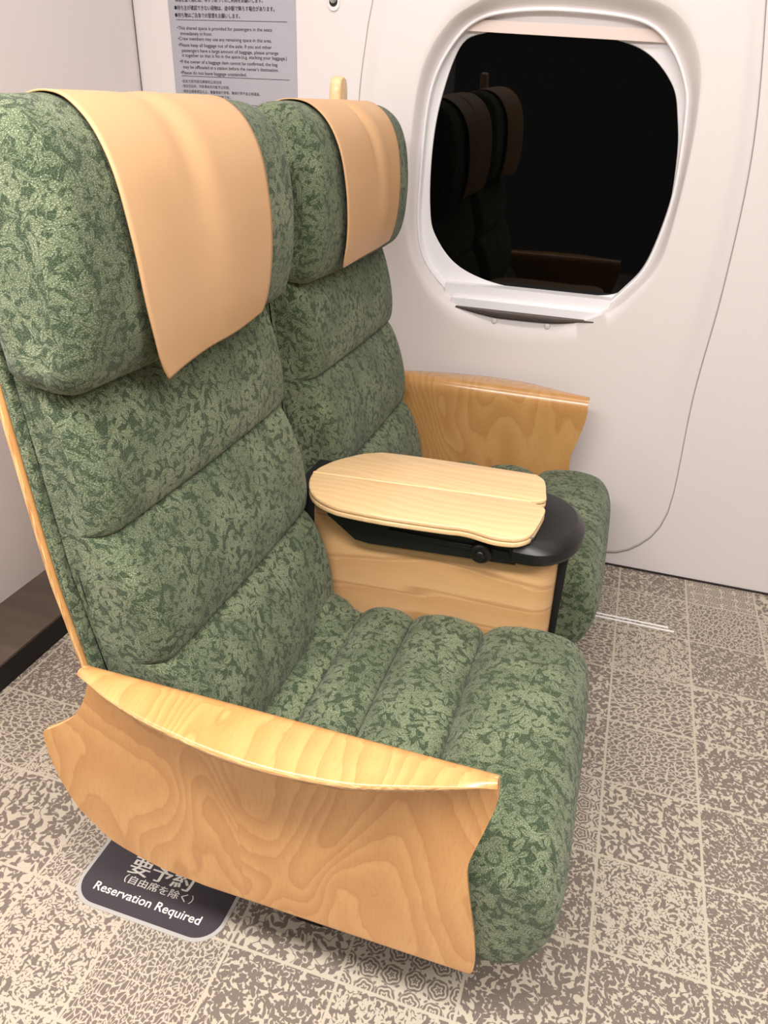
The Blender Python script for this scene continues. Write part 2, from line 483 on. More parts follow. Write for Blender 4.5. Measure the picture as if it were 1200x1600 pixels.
def grid_plane(name, mat, P, nu, nv):
    v = []; f = []
    for i in range(nu + 1):
        for j in range(nv + 1): v.append(P(i / nu, j / nv))
    for i in range(nu):
        for j in range(nv):
            a = i * (nv + 1) + j; f.append((a, a + 1, a + nv + 2, a + nv + 1))
    return struct(obj(name, v, f, mat))
def slab(name, mat, x0, x1, y0, y1, z0, z1):
    m = MB(); m.box(x0, x1, y0, y1, z0, z1); return struct(m.build(name, mat, smooth=False))
slab('floor', FLOOR, XB - .05, 3.0, -1.7, 2.32, -.05, 0)
slab('ceiling', CEIL, XB - .05, 3.0, -1.7, 2.19, 2.2, 2.24)
slab('wall_back', BULK, XB - .05, XB, -1.7, 2.26, 0, 2.2)
# low platform along the back wall: black riser, dark wood-grain top
slab('platform', BLACKMATT, XB, -1.268, -1.7, 2.225, .0, .066)
slab('platform_top', DARKWOOD, XB, -1.266, -1.7, 2.225, .066, .072)

WC = (-.25, 1.16)
def polar(pts, n=192):
    """resample a closed outline by angle about the window centre"""
    dense = spline(pts, 12)
    arr = sorted((math.atan2(z - WC[1], x - WC[0]), math.hypot(x - WC[0], z - WC[1])) for x, z in dense)
    arr = [(arr[-1][0] - 2 * PI, arr[-1][1])] + arr + [(arr[0][0] + 2 * PI, arr[0][1])]
    out = []
    for k in range(n):
        a = -PI + 2 * PI * k / n
        r = interp(arr, a); out.append((WC[0] + r * math.cos(a), WC[1] + r * math.sin(a)))
    return out
R_OUT = polar( [(-0.385, 1.553), (-0.46, 1.524), (-0.536, 1.477), (-0.596, 1.379), (-0.619, 1.223), (-0.62, 1.063), (-0.608, 0.944), (-0.554, 0.841), (-0.473, 0.783), (-0.337, 0.745), (-0.181, 0.75), (-0.031, 0.811), (0.04, 0.885), (0.077, 0.947), (0.09, 1.036), (0.097, 1.216), (0.092, 1.32), (0.077, 1.405), (0.032, 1.48), (-0.049, 1.528), (-0.234, 1.558)] )
R_RIM = polar( [(-0.597, 0.992), (-0.598, 1.11), (-0.59, 1.276), (-0.567, 1.373), (-0.517, 1.452), (-0.463, 1.491), (-0.384, 1.507), (-0.268, 1.511), (-0.116, 1.5), (-0.039, 1.478), (0.015, 1.43), (0.054, 1.365), (0.07, 1.304), (0.08, 1.154), (0.074, 1.054), (0.049, 0.938), (0.008, 0.871), (-0.065, 0.795), (-0.152, 0.776), (-0.345, 0.771), (-0.452, 0.789), (-0.524, 0.838), (-0.577, 0.906)] )
R_PANE = polar( [(-0.557, 1.315), (-0.514, 1.433), (-0.45, 1.462), (-0.386, 1.472), (-0.226, 1.466), (-0.068, 1.436), (0.022, 1.364), (0.054, 1.282), (0.07, 1.195), (0.075, 1.073), (0.058, 0.958), (0.007, 0.867), (-0.074, 0.836), (-0.311, 0.834), (-0.467, 0.874), (-0.55, 0.956), (-0.573, 1.042), (-0.575, 1.19)] )
R_MOD = polar([(-.66, 1.85), (-.738, 1.523), (-.754, 1.44), (-.771, 1.307), (-.779, 1.1), (-.776, .75), (-.78, .4), (-.776, .2), (-.745, .095), (-.66, .045), (-.5, .04), (-.25, .04), (.04, .04), (.13, .050), (.195, .097), (.238, .17), (.252, .29), (.240, .6), (.247, .9), (.236, 1.223), (.187, 1.53), (.115, 1.85), (-.25, 1.98)])
def ringmesh(rings, fill=False):
    n = len(rings[0]); v = []; f = []
    for r in rings: v += r
    for k in range(len(rings) - 1):
        for i in range(n): f.append((k * n + i, k * n + (i + 1) % n, (k + 1) * n + (i + 1) % n, (k + 1) * n + i))
    if fill: f.append(tuple(range((len(rings) - 1) * n, len(rings) * n)))
    return v, f
def mixring(a, b, t): return [(lerp(p[0], q[0], t), lerp(p[1], q[1], t)) for p, q in zip(a, b)]
def scalering(a, s): return [(WC[0] + (x - WC[0]) * s, WC[1] + (z - WC[1]) * s) for x, z in a]
def lift(r, d): return [onwall(x, z, d) for x, z in r]
# base wall with the moulded window panel's opening left out
def inside_mod(x, z, s):
    a = math.atan2(z - WC[1], x - WC[0]); k = int(round((a + PI) / (2 * PI) * len(R_MOD))) % len(R_MOD)
    q = R_MOD[k]; return math.hypot(x - WC[0], z - WC[1]) < s * math.hypot(q[0] - WC[0], q[1] - WC[1])
def base_wall():
    xs = [XB - .02 + i * .03 for i in range(int((3.0 - XB) / .03) + 1)]
    zs = [-.03 + i * .03 for i in range(int(2.25 / .03) + 1)]
    v = [onwall(x, z) for x in xs for z in zs]; f = []
    nz = len(zs)
    for i in range(len(xs) - 1):
        for j in range(nz - 1):
            if inside_mod((xs[i] + xs[i + 1]) / 2, (zs[j] + zs[j + 1]) / 2, .93): continue
            a = i * nz + j; f.append((a, a + 1, a + nz + 1, a + nz))
    struct(obj('wall_window_side', v, f, WALL))
base_wall()
def module():
    rings = [lift(R_MOD, -.004), lift(scalering(R_MOD, .998), .003), lift(scalering(R_MOD, .990), .004)]
    e = scalering(R_MOD, .99); inner = R_OUT
    for t in (.08, .16, .24, .32, .42, .54, .68, .84, .93, 1.0):
        h = .004 + .012 * (lambda u: u * u * (3 - 2 * u))(min(1, t / .32))
        rings.append(lift(mixring(e, inner, t), h))
    for t in (.06, .2, .4, .6, .8, .94, 1.0):
        u = t * t * (3 - 2 * t)
        rings.append(lift(mixring(R_OUT, R_RIM, t), .016 - .040 * (.45 * t + .55 * u)))
    v, f = ringmesh(rings); struct(obj('wall_window_panel', v, f, WALL, sharp=70))
module()
def window():
    root = D.objects.new('window_1', None); COL.objects.link(root); root.location = onwall(WC[0], WC[1]); root['kind'] = 'structure'
    rim = R_RIM
    # bright bead around the opening
    m = MB(); m.tube(lift(scalering(rim, .995), -.022), .0045, 8, True); m.build('bead', FRAME, root)
    # inner frame: reveal + flat frame
    rs = [lift(scalering(rim, .996), -.022), lift(scalering(rim, .988), -.030), lift(scalering(rim, .982), -.046), lift(scalering(R_PANE, 1.03), -.050), lift(scalering(R_PANE, 1.0), -.051), lift(scalering(R_PANE, .993), -.056)]
    v, f = ringmesh(rs); obj('window_frame', v, f, FRAME, root, sharp=40)
    rs = [lift(scalering(R_PANE, 1.01), -.060), lift(scalering(R_PANE, 1.01), -.054)]
    v, f = ringmesh(rs, True); obj('pane', v, f, GLASS, root, smooth=False, label='dark night-time window glass')
    # roller blind pulled almost fully up, only its bottom bar in view
    def bar(name, x0, x1, za, zb, d0, d1, mat, tilt=0.0):
        p = []
        for x, dz in ((x0, 0), (x1, tilt)):
            for z, d in ((za, d0), (zb, d0), (zb, d1), (za, d1)): p.append(onwall(x, z + dz, d))
        m = MB(); m.add(p, [(0, 1, 2, 3), (7, 6, 5, 4), (0, 4, 5, 1), (1, 5, 6, 2), (2, 6, 7, 3), (3, 7, 4, 0)])
        return m.build(name, mat, root, smooth=False)
    bar('blind_bar', -.505, -.005, 1.463, 1.489, -.0545, -.034, BLIND, -.016)
    # sill
    bar('sill', -.50, -.03, .798, .838, -.054, -.012, FRAME, 0)
    bar('sill_ledge', -.475, -.045, .778, .803, -.05, .006, FRAME, 0)
    # lower lip that stands off the panel, widest in the middle
    pts = [(-.46, .002), (-.40, .010), (-.345, .020), (-.172, .020), (-.12, .010), (-.065, .002)]
    xs = [-.46 + .395 * i / 40 for i in range(41)]; v = []; f = []
    for x in xs:
        d = interp(pts, x); b = interp([(-.46, .0), (-.345, .014), (-.172, .012), (-.065, .0)], x)
        z1 = .781; z0 = z1 - .004 - b
        for z, dd in ((z1, -.03), (z1, d + .014), (z1 - .004, d + .014), (z0, .0145), (z0, -.03)): v.append(onwall(x, z, dd))
    for i in range(len(xs) - 1):
        for k in range(5): f.append((i * 5 + k, i * 5 + (k + 1) % 5, (i + 1) * 5 + (k + 1) % 5, (i + 1) * 5 + k))
    f += [(0, 1, 2, 3, 4), tuple(200 + k for k in range(5))]
    obj('sill_lip', v, f, LIP, root, smooth=False)
    for x, z in ((-.342, .751), (-.190, .753)):
        m = MB(); c = onwall(x, z, .014); m.lathe(c, wn(z), [(.0080, 0), (.0080, .0035), (.0065, .005), (.001, .0055)], 24)
        m.build('screw_cap', WALL, root)
window()
m = MB(); m.tube(lift(scalering(R_MOD, 1.0), .0005), .0016, 6, True); struct(m.build('trim_2', SEAM))  # grey gasket tube along the seam of the moulded window panel
m = MB(); m.tube([(XB + .004, yw(z) - .004, z) for z in [i * .05 for i in range(44)]], .0012, 6); struct(m.build('trim_3', GAP))
m = MB(); m.box(-1.26, 3.0, yw(0) - .004, yw(0) + .01, 0, .006); struct(m.build('baseboard_window_side', GAP, smooth=False))
# thin twin white strips lying on the floor
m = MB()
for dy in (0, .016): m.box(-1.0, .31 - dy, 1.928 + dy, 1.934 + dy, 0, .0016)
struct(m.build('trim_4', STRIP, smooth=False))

# ------------------------------------------------------------------ seat parts
def sweep(name, mat, parent, prof, c, w, rnd, ny=26, wz=None, bulge=0.0, flat=None, plan=0.0):
    """closed (x,z) side profile swept across y, edges rounded by shrinking the profile inwards"""
    n = len(prof); P = [Vector(p) for p in prof]
    ar = sum(P[i - 1].x * P[i].y - P[i].x * P[i - 1].y for i in range(n)); sg = 1 if ar > 0 else -1
    nrm = []
    for i in range(n):
        t = (P[(i + 1) % n] - P[i - 1]); t.normalize(); nrm.append(Vector((-t.y, t.x)) * sg)     # inward
    for _ in range(14): nrm = [(nrm[i - 1] + nrm[i] + nrm[(i + 1) % n]).normalized() for i in range(n)]
    arc = [0.0]
    for i in range(1, n): arc.append(arc[-1] + (P[i] - P[i - 1]).length)
    us = []
    nr = 7
    for k in range(nr): a = PI / 2 * k / nr; us.append((-1, a))
    mid = ny
    v = []; uv = []; f = []
    rows = []
    for k in range(nr + 1):                   # left rounding: y from -w to -w+rnd
        a = PI / 2 * k / nr; rows.append((-w + rnd * (1 - math.cos(a)) * 1.0 if False else -w + rnd * (1 - math.cos(a)), rnd * (1 - math.sin(a))))
    for k in range(1, mid): rows.append((lerp(-w + rnd, w - rnd, k / mid), 0.0))
    for k in range(nr, -1, -1):
        a = PI / 2 * k / nr; rows.append((w - rnd * (1 - math.cos(a)), rnd * (1 - math.sin(a))))
    for (yy, ins) in rows:
        e = yy / w
        b = bulge * (1 - e * e)
        for i, p in enumerate(P):
            if flat is not None:
                dep = p.x - flat(p.y); q = Vector((p.x - (ins - b) * max(0.0, min(1.0, dep / .045)), p.y))
            else: q = p + nrm[i] * (ins - b)
            if plan: q.x -= plan * max(0.0, (abs(e) - .72) / .28) ** 2 * max(0.0, min(1.0, (p.x + .15) / .15))
            k = wz(p.y) if wz else 1.0
            y = c + yy * k
            v.append((q.x, y, q.y)); uv.append((yy, arc[i]))
    m = len(rows)
    cu = [0.0]
    for k in range(1, m): cu.append(cu[-1] + math.hypot(rows[k][0] - rows[k - 1][0], rows[k][1] - rows[k - 1][1]))
    uv = [(cu[k // n], q[1]) for k, q in enumerate(uv)]
    for r in range(m - 1):
        for i in range(n): f.append((r * n + i, r * n + (i + 1) % n, (r + 1) * n + (i + 1) % n, (r + 1) * n + i))
    # side cheeks get their own verts so that the cloth pattern lies flat on them
    for r in (0, m - 1):
        s = len(v)
        for i in range(n): v.append(v[r * n + i]); uv.append((v[-1][0] + r * .3, v[-1][2]))
        f.append(tuple(range(s, s + n)) if r else tuple(range(s + n - 1, s - 1, -1)))
    return obj(name, v, f, mat, parent, uvs=uv, sharp=80)

def pillow(A, B, h, n=18, p=.5, skew=0.0):
    """points of one stuffed segment between two seams A -> B, bulging to the left of A->B"""
    A, B = Vector(A), Vector(B); d = B - A; nn = Vector((-d.y, d.x)).normalized()
    out = []
    for k in range(n):
        t = (1 - math.cos(PI * k / n)) / 2
        s = max(0.0, math.sin(PI * t)) ** p * (1 + skew * (t - .5))
        out.append(tuple(A + d * t + nn * h * s))
    return out

def xg(z): return -.657 - .10 * (z - .59)      # plane where the cushions meet the shell

def make_seat(c_back, c_cush, c_cover, root, mirrored, cov):
    # ---- shell: bent plywood behind, cloth-wrapped border in front of it
    def shell_prof(x0, x1, ztop):
        pr = []
        for k in range(15): z = lerp(.24, ztop, k / 14); pr.append((xg(z) + x0, z))
        for k in range(14, -1, -1): z = lerp(.24, ztop, k / 14); pr.append((xg(z) + x1, z))
        return pr
    sw = lambda z: interp([(.24, .90), (.45, .94), (.70, 1.0), (1.3, 1.0)], z)
    sweep('cloth_border', FAB, root, shell_prof(-.017, -.004, 1.265), c_back + .010, .313, .005, wz=sw)
    sweep('cushion_backing', BLACKMATT, root, shell_prof(-.004, .006, 1.25), c_back, .284, .002, wz=sw)
    sh = sweep('back_shell', VENEER_FAR, root, shell_prof(-.030, -.0175, 1.275), c_back + .013, .3195, .005, wz=sw)
    sweep('ply_edge', PLY, sh, shell_prof(-.0265, -.0205, 1.277), c_back + .013, .3205, .002, wz=sw)
    # ---- backrest cushion: three stuffed segments (front contour, top to bottom)
    S0, S1, S2, S3 = (-.648, .985), (-.610, .765), (-.557, .550), (-.505, .300)
    front = pillow(S0, S1, .028, 22, .38, .5) + pillow(S1, S2, .031, 22, .36, .3) + pillow(S2, S3, .052, 22, .42, .2) + [S3]
    prof = front + [(xg(.29) + .006, .29)] + [(xg(z) + .006, z) for z in (.4, .55, .7, .85, .985)]
    bw = lambda z: interp([(.28, .86), (.45, .90), (.58, .965), (.70, 1.0), (1.0, 1.02)], z)
    sweep('backrest', FAB, root, prof, c_back, .290, .036, wz=bw, bulge=.006, flat=xg)
    # ---- headrest
    hp = [(-.692, .986), (-.650, .972), (-.612, .972), (-.588, .990), (-.573, 1.03), (-.567, 1.09), (-.568, 1.15), (-.577, 1.21),
          (-.597, 1.255), (-.628, 1.281), (-.663, 1.290), (-.699, 1.285), (-.720, 1.262), (-.719, 1.2), (-.709, 1.10), (-.700, 1.02)]
    hr = sweep('headrest', FAB, root, spline(hp, 5), c_back + (-.012), .310, .036, bulge=.006, wz=lambda z: interp([(.97, .985), (1.1, 1.0), (1.3, .985)], z))
    # ---- leather cover draped over the headrest
    cp = [(-.722, 1.16), (-.728, 1.24), (-.718, 1.272), (-.694, 1.289), (-.658, 1.2935), (-.622, 1.286), (-.588, 1.259), (-.564, 1.213),
          (-.553, 1.15), (-.552, 1.09), (-.556, lerp(1.09, cov['zb'], .45)), (-.562, lerp(1.09, cov['zb'], .75)), (-.569, cov['zb'])]
    path = spline(cp, 6, closed=False); npth = len(path)
    ny = 44; v = []; f = []
    arc = [0.0]
    for i in range(1, npth): arc.append(arc[-1] + (Vector(path[i]) - Vector(path[i - 1])).length)
    tot = arc[-1]
    P2 = [Vector(p) for p in path]
    for j in range(ny + 1):
        e = lerp(-1, 1, j / ny)
        for i in range(npth):
            t = (P2[min(i + 1, npth - 1)] - P2[max(i - 1, 0)]).normalized(); nr = Vector((t.y, -t.x)) * -1
            s = arc[i] / tot
            lowt = max(0, (s - .45) / .55)
            # soft dents and folds
            d = 0.0
            for (e0, s0, we, ws, amp) in cov['folds']:
                d += amp * math.exp(-((e - e0 - .25 * (s - s0)) / we) ** 2 - ((s - s0) / ws) ** 2)
            d += cov['flare'][0] * lowt ** 2 * max(0, -e) ** 2 + cov['flare'][1] * lowt ** 2 * max(0, e) ** 2
            q = P2[i] + nr * (d + .002)
            half = sinterp(cov['half'], s)
            z = q.y
            if s > .8: z += (s - .8) / .2 * (cov['skew'] * e - cov['sag'] * (1 - e * e))
            # rounded lower corners
            if s > .92:
                u = (s - .92) / .08; half *= 1 - .05 * u ** 3 * abs(e)
            v.append((q.x, c_cover + sinterp(cov['shift'], s) + e * half, z))
    for j in range(ny):
        for i in range(npth - 1):
            a = j * npth + i; f.append((a, a + 1, a + npth + 1, a + npth))
    o = obj('headrest_cover', v, f, LEATHER, hr, label=cov['label'])
    md = o.modifiers.new('thick', 'SOLIDIFY'); md.thickness = .0024; md.offset = 1
    # ---- seat cushion: stuffed ridges from the back to the front edge
    T = [(-.505, .318), (-.405, .338), (-.295, .350), (-.148, .358)]
    top = pillow(T[3], (.02, .384), .026, 14, .42)[::1]
    ridge = pillow(T[0], T[1], .022, 12, .45) + pillow(T[1], T[2], .030, 14, .45) + pillow(T[2], T[3], .032, 16, .45)
    nose = spline([(-.148, .358), (-.118, .386), (-.06, .398), (-.008, .398), (.034, .387), (.062, .354), (.073, .305), (.067, .245), (.044, .198), (.008, .177), (-.04, .174)], 5, closed=False)
    prof = ridge + nose + [(-.15, .17), (-.3, .18), (-.45, .19), (-.53, .21), (-.545, .26), (-.53, .305)]
    prof = prof[::-1]
    sweep('seat_cushion', FAB, root, prof, c_cush, .290, .036, bulge=.004, plan=.010)
    # ---- small gathered bolster where cushion, backrest and console meet
    yb = 1.2 if not (not mirrored) else 1.56
    v = []; f = []; uv = []
    for i in range(15):
        la = -PI / 2 + PI * i / 14
        for j in range(28):
            lo = 2 * PI * j / 28
            sp = lambda t, e: math.copysign(abs(t) ** e, t)
            X = .062 * sp(math.cos(la), .6) * sp(math.cos(lo), .7); Y = .068 * sp(math.cos(la), .6) * sp(math.sin(lo), .7); Z = .050 * sp(math.sin(la), .7)
            v.append((-.468 + X, yb + Y, .338 + Z - .35 * X)); uv.append((X * 1.1, Y * 1.1 + Z))
    for i in range(14):
        for j in range(28): f.append((i * 28 + j, i * 28 + (j + 1) % 28, (i + 1) * 28 + (j + 1) % 28, (i + 1) * 28 + j))
    obj('corner_bolster', v, f, FAB, root, uvs=uv, sharp=180)
    # ---- pedestal under the cushion
    m = MB(); m.box(-.50, -.06, c_cush - .20, c_cush + .20, .012, .175, .008); m.box(-.36, -.31, c_cush - .203, c_cush + .20, 0, .013, .003)
    m.build('pedestal', BLACKMATT, root)
    # ---- plywood grip on the outer top corner
    yh = c_back + (.222 if not mirrored else -.250)
    m = MB(); g = []
    pr = [(-.030, 1.16), (-.030, 1.315), (-.027, 1.330), (-.018, 1.342), (0, 1.347), (.018, 1.342), (.027, 1.330), (.030, 1.315), (.030, 1.16)]
    n = len(pr)
    v = []; f = []
    for (dx, s) in ((-.014, .80), (-.011, .95), (-.004, 1.0), (.004, 1.0), (.011, .95), (.014, .80)):
        for a, z in pr: v.append((-.738 + dx, yh + a * s, 1.16 + (z - 1.16) * (1 - (1 - s) * .06)))
    for r in range(5):
        for i in range(n): f.append((r * n + i, r * n + (i + 1) % n, (r + 1) * n + (i + 1) % n, (r + 1) * n + i))
    f += [tuple(range(n)), tuple(range(5 * n, 6 * n))]
    obj('grip', v, f, TABLEWOOD, root, uvs=[(q[2], q[1]) for q in v], label='rounded pale wooden grip')

def make_armrest(root, mirror, mat, name='side_panel'):
    """bent plywood side: panel outline below, curling outwards into a tapered flange"""
    xr = [(.184, -.470), (.190, -.540), (.200, -.580), (.220, -.632), (.25, -.662), (.276, -.686), (.339, -.712), (.397, -.7235), (.425, -.7255), (.436, -.722),
          (.447, -.706), (.462, -.686), (.480, -.665), (.515, -.642), (.549, -.629), (.592, -.620)]
    xf = [(.181, -.040), (.19, -.034), (.213, -.0325), (.27, -.039), (.336, -.051), (.396, -.0605), (.42, -.0605), (.45, -.055), (.493, -.0455), (.52, -.040), (.548, -.036), (.592, -.039)]
    wid = [(-.630, .016), (-.60, .034), (-.56, .052), (-.50, .070), (-.458, .079), (-.39, .090), (-.32, .094), (-.26, .091), (-.20, .082), (-.137, .062), (-.09, .045), (-.05, .028), (-.038, .022)]
    Y0 = .683; R = .020
    nt = 70
    zs = [.183, .185, .188, .192, .197, .204, .212, .222, .235, .25, .265, .28, .30, .32, .34, .36, .38, .395, .41, .42, .428, .434, .440, .446, .452, .46, .47, .48, .49, .50, .515, .53, .545, .56]
    rows = []
    for z in zs:
        rows.append(lambda t, z=z: (lerp(sinterp(xr, z), sinterp(xf, z), t), Y0 - .004 * math.sin(PI * min(1, (z - .18) / .38)), z))
    zt = .592
    for k in range(1, 9):
        a = PI / 2 * k / 8
        def fn(t, a=a):
            zz = .56 + (zt - .56) * math.sin(a)
            x = lerp(sinterp(xr, zz), sinterp(xf, zz), t)
            w = sinterp(wid, lerp(-.62, -.039, t)); r = min(R, w)
            return (x, Y0 - r * (1 - math.cos(a)), zz)
        rows.append(fn)
    for k in range(1, 13):
        def fn(t, k=k):
            x = lerp(-.620, -.039, t); w = sinterp(wid, x); r = min(R, w)
            return (x, Y0 - lerp(r, w, k / 12), zt + .002 * math.sin(PI * k / 12) - .004 * (k / 12))
        rows.append(fn)
    v = []; f = []; uv = []
    for ri, fn in enumerate(rows):
        for i in range(nt + 1):
            t = i / nt; t = .5 - .5 * math.cos(PI * t)
            x, y, z = fn(t)
            uv.append((x, z if ri < len(zs) + 8 else zt + (Y0 - y)))
            if mirror: y = 2.762 - y
            v.append((x, y, z))
    for r in range(len(rows) - 1):
        for i in range(nt):
            a = r * (nt + 1) + i; f.append((a, a + 1, a + nt + 2, a + nt + 1))
    o = obj(name, v, f, mat, root, uvs=uv, mats=[mat, PLY_ARM])
    md = o.modifiers.new('thick', 'SOLIDIFY'); md.thickness = .011; md.offset = 0; md.material_offset_rim = 1
    return o

near = thing('train_seat', 'green patterned high-backed seat on the aisle side, nearest to the viewer', 'seat', (-.3, 1.0, 0), 'pair of green train seats')
far = thing('train_seat', 'green patterned high-backed seat beside the dark window, behind the folding table', 'seat', (-.3, 1.74, 0), 'pair of green train seats')
cov_near = dict(zb=.978, half=[(0, .182), (.30, .186), (.5, .188), (.78, .185), (.9, .176), (1, .163)], shift=[(0, .045), (.25, .036), (.42, .010), (.6, -.003), (.8, .000), (.9, .007), (1, .019)],
                folds=[(-.10, .50, .14, .16, -.006), (.10, .62, .2, .3, .004), (.42, .8, .3, .25, .004), (-.3, .72, .35, .2, -.004)], flare=(.014, .0), skew=.008, sag=.004,
                label='tan leather headrest cover, smooth with two faint dents')
cov_far = dict(zb=.998, half=[(0, .20), (.35, .20), (.6, .190), (1, .172)], shift=[(0, .018), (.25, .015), (.42, -.0), (.6, -.010), (1, -.006)],
               folds=[(.04, .43, .045, .07, -.009), (.10, .55, .10, .14, -.006), (.32, .60, .18, .22, .004), (.30, .86, .30, .10, .004)], flare=(.004, .0), skew=.004, sag=.002,
               label='darker tan leather headrest cover with a crease down the middle')
make_seat(1.02, .985, .978, near, True, cov_near)
make_seat(1.735, 1.772, 1.700, far, False, cov_far)
a1 = make_armrest(near, False, VENEER); a1['label'] = 'figured honey birch side panel with curled armrest edge, facing the aisle'
a2 = make_armrest(far, True, VENEER_FAR); a2['label'] = 'glossy birch side panel with rounded armrest edge, by the wall'

# ------------------------------------------------------------------ centre console with folding table
con = thing('centre_console', 'pale maple console with black rounded top between the two green seats', 'console', (-.25, 1.38, 0))
def console():
    yn, yf = 1.290, 1.472
    # bent maple panel: near face, wrapping round the front corner
    R = .045; xe = -.028
    def pathpts(r, y0, y1, x_end):
        p = [(-.53, y0)] + [(-.53 + k * .05, y0) for k in range(1, 9)]
        for k in range(0, 9):
            a = PI / 2 * k / 8; p.append((x_end - r + r * math.sin(a), y0 + r * (1 - math.cos(a))))
        return p
    for nm, y0, sgn in (('console_panel', yn, 1), ('console_panel', yf, -1)):
        p = []
        for x, y in pathpts(R, 0, 0, xe): p.append((x, y0 + sgn * y))
        v = []; uv = []; f = []
        zs = [.10 + k * (.56 - .10) / 10 for k in range(11)]
        L = [0.0]
        for i in range(1, len(p)): L.append(L[-1] + math.dist(p[i], p[i - 1]))
        for z in zs:
            for i, (x, y) in enumerate(p):
                x2 = x + (.56 - z) * .02 if x > -.2 else x
                v.append((x2, y, z)); uv.append((L[i], z + (.3 if sgn < 0 else 0)))
        n = len(p)
        for j in range(10):
            for i in range(n - 1): f.append((j * n + i, j * n + i + 1, (j + 1) * n + i + 1, (j + 1) * n + i))
        o = obj(nm, v, f, MAPLE, con, uvs=uv)
        md = o.modifiers.new('t', 'SOLIDIFY'); md.thickness = .008; md.offset = -1
    m = MB(); m.box(-.52, -.078, yn + .012, yf - .012, .0, .555); m.box(-.045, -.012, yn + .052, yf - .052, .09, .555, .006)
    m.box(-.028, -.010, yn + .048, yn + .058, .10, .55, .002)
    m.build('console_core', BLACKMATT, con)
    # black top tray with rounded, chamfered nose
    def stad(y0, y1, xb, xt, n=18):
        r = (y1 - y0) / 2; cy = (y0 + y1) / 2; pts = [(xb, y0)]
        for k in range(n + 1):
            a = -PI / 2 + PI * k / n; pts.append((xt - .095 + .095 * math.cos(a), cy + r * math.sin(a)))
        pts.append((xb, y1)); return pts
    m = MB(); v = []; f = []
    lay = [(.020, .530, 0), (.004, .536, 0), (.0, .545, 0), (.0, .562, 0), (.004, .568, 0), (.017, .581, 0), (.02, .582, 0)]
    polys = [stad(1.252 + d, 1.510 - d, -.112, .012 - d) for d, z, _ in lay]
    n = len(polys[0])
    for pl, (d, z, _) in zip(polys, lay):
        for x, y in pl: v.append((x, y, z))
    for k in range(len(lay) - 1):
        for i in range(n): f.append((k * n + i, k * n + (i + 1) % n, (k + 1) * n + (i + 1) % n, (k + 1) * n + i))
    f += [tuple(range(n - 1, -1, -1)), tuple(range((len(lay) - 1) * n, len(lay) * n))]
    obj('console_nose', v, f, BLACK, con, sharp=25, label='black plastic rounded console end')
    # black carrier under the table, sloping up at the rear
    pr = [(-.105, .528), (-.105, .575), (-.49, .575), (-.49, .560), (-.43, .515), (-.40, .512)]
    v = []; f = []
    for y in (1.262, 1.50):
        for x, z in pr: v.append((x, y, z))
    n = len(pr)
    f = [tuple(range(n)), tuple(range(2 * n - 1, n - 1, -1))] + [(i, (i + 1) % n, n + (i + 1) % n, n + i) for i in range(n)]
    m = MB(); m.add(v, f); m.box(-.36, -.12, 1.256, 1.264, .545, .556, .001)
    m.build('table_carrier', BLACK, con, smooth=False)
    m = MB(); m.box(-.575, -.53, 1.29, 1.43, .35, .600, .006); m.build('rear_bracket', BLACKMATT, con)
    m = MB()
    m.box(-.33, -.19, 1.252, 1.262, .574, .5785, .0008); m.box(-.455, -.40, 1.252, 1.262, .574, .5785, .0008)
    m.build('hinge_rail', METAL, con)
    m = MB(); m.lathe((-.172, 1.262, .545), (0, -1, 0), [(.020, 0), (.021, .003), (.021, .012), (.018, .015), (.010, .0155), (.0095, .020), (.008, .022), (.002, .0225)])
    m.build('lock_knob', BLACK, con)
    # folding table: two maple leaves side by side on top
    tb = D.objects.new('folding_table', None); COL.objects.link(tb); tb.parent = con; tb['label'] = 'pale maple two-leaf table top, folded shut'
    z0, z1 = .586, .606
    far_leaf = [(-.556, 1.348), (-.553, 1.375), (-.535, 1.420), (-.512, 1.452), (-.490, 1.478), (-.462, 1.497), (-.43, 1.506), (-.30, 1.515), (-.125, 1.520), (-.105, 1.516),
                (-.090, 1.500), (-.083, 1.475), (-.078, 1.44), (-.074, 1.415), (-.078, 1.402), (-.090, 1.395), (-.098, 1.3925), (-.102, 1.389), (-.11, 1.3875)]
    near_leaf = [(-.556, 1.3465), (-.552, 1.318), (-.540, 1.285), (-.523, 1.258), (-.50, 1.238), (-.47, 1.224), (-.44, 1.218), (-.36, 1.217), (-.245, 1.226), (-.215, 1.231), (-.19, 1.230), (-.165, 1.224), (-.14, 1.221), (-.112, 1.226),
                 (-.096, 1.236), (-.083, 1.255), (-.076, 1.29), (-.071, 1.335), (-.070, 1.362), (-.076, 1.374), (-.088, 1.380), (-.098, 1.384), (-.11, 1.386)]
    for nm, pl in (('table_leaf', far_leaf), ('table_leaf', near_leaf)):
        dense = spline(pl, 3, closed=False)
        m = MB(); m.prism(dense, z0 + .010, z1, .0035); m.prism([(x, y) for x, y in dense], z0 - .001, z0 + .0095, .003)
        m.build(nm, TABLEWOOD, tb, uvaxes=(0, 1), sharp=60)
    m = MB(); m.cyl((-.088, 1.262, .584), (-.083, 1.262, .598), .006, .005, 16); m.build('hinge_pin', CHROME, tb)
    m = MB(); m.cyl((-.095, 1.388, .584), (-.095, 1.388, .597), .008, .008, 16); m.build('hinge_pin', CHROME, tb)
console()

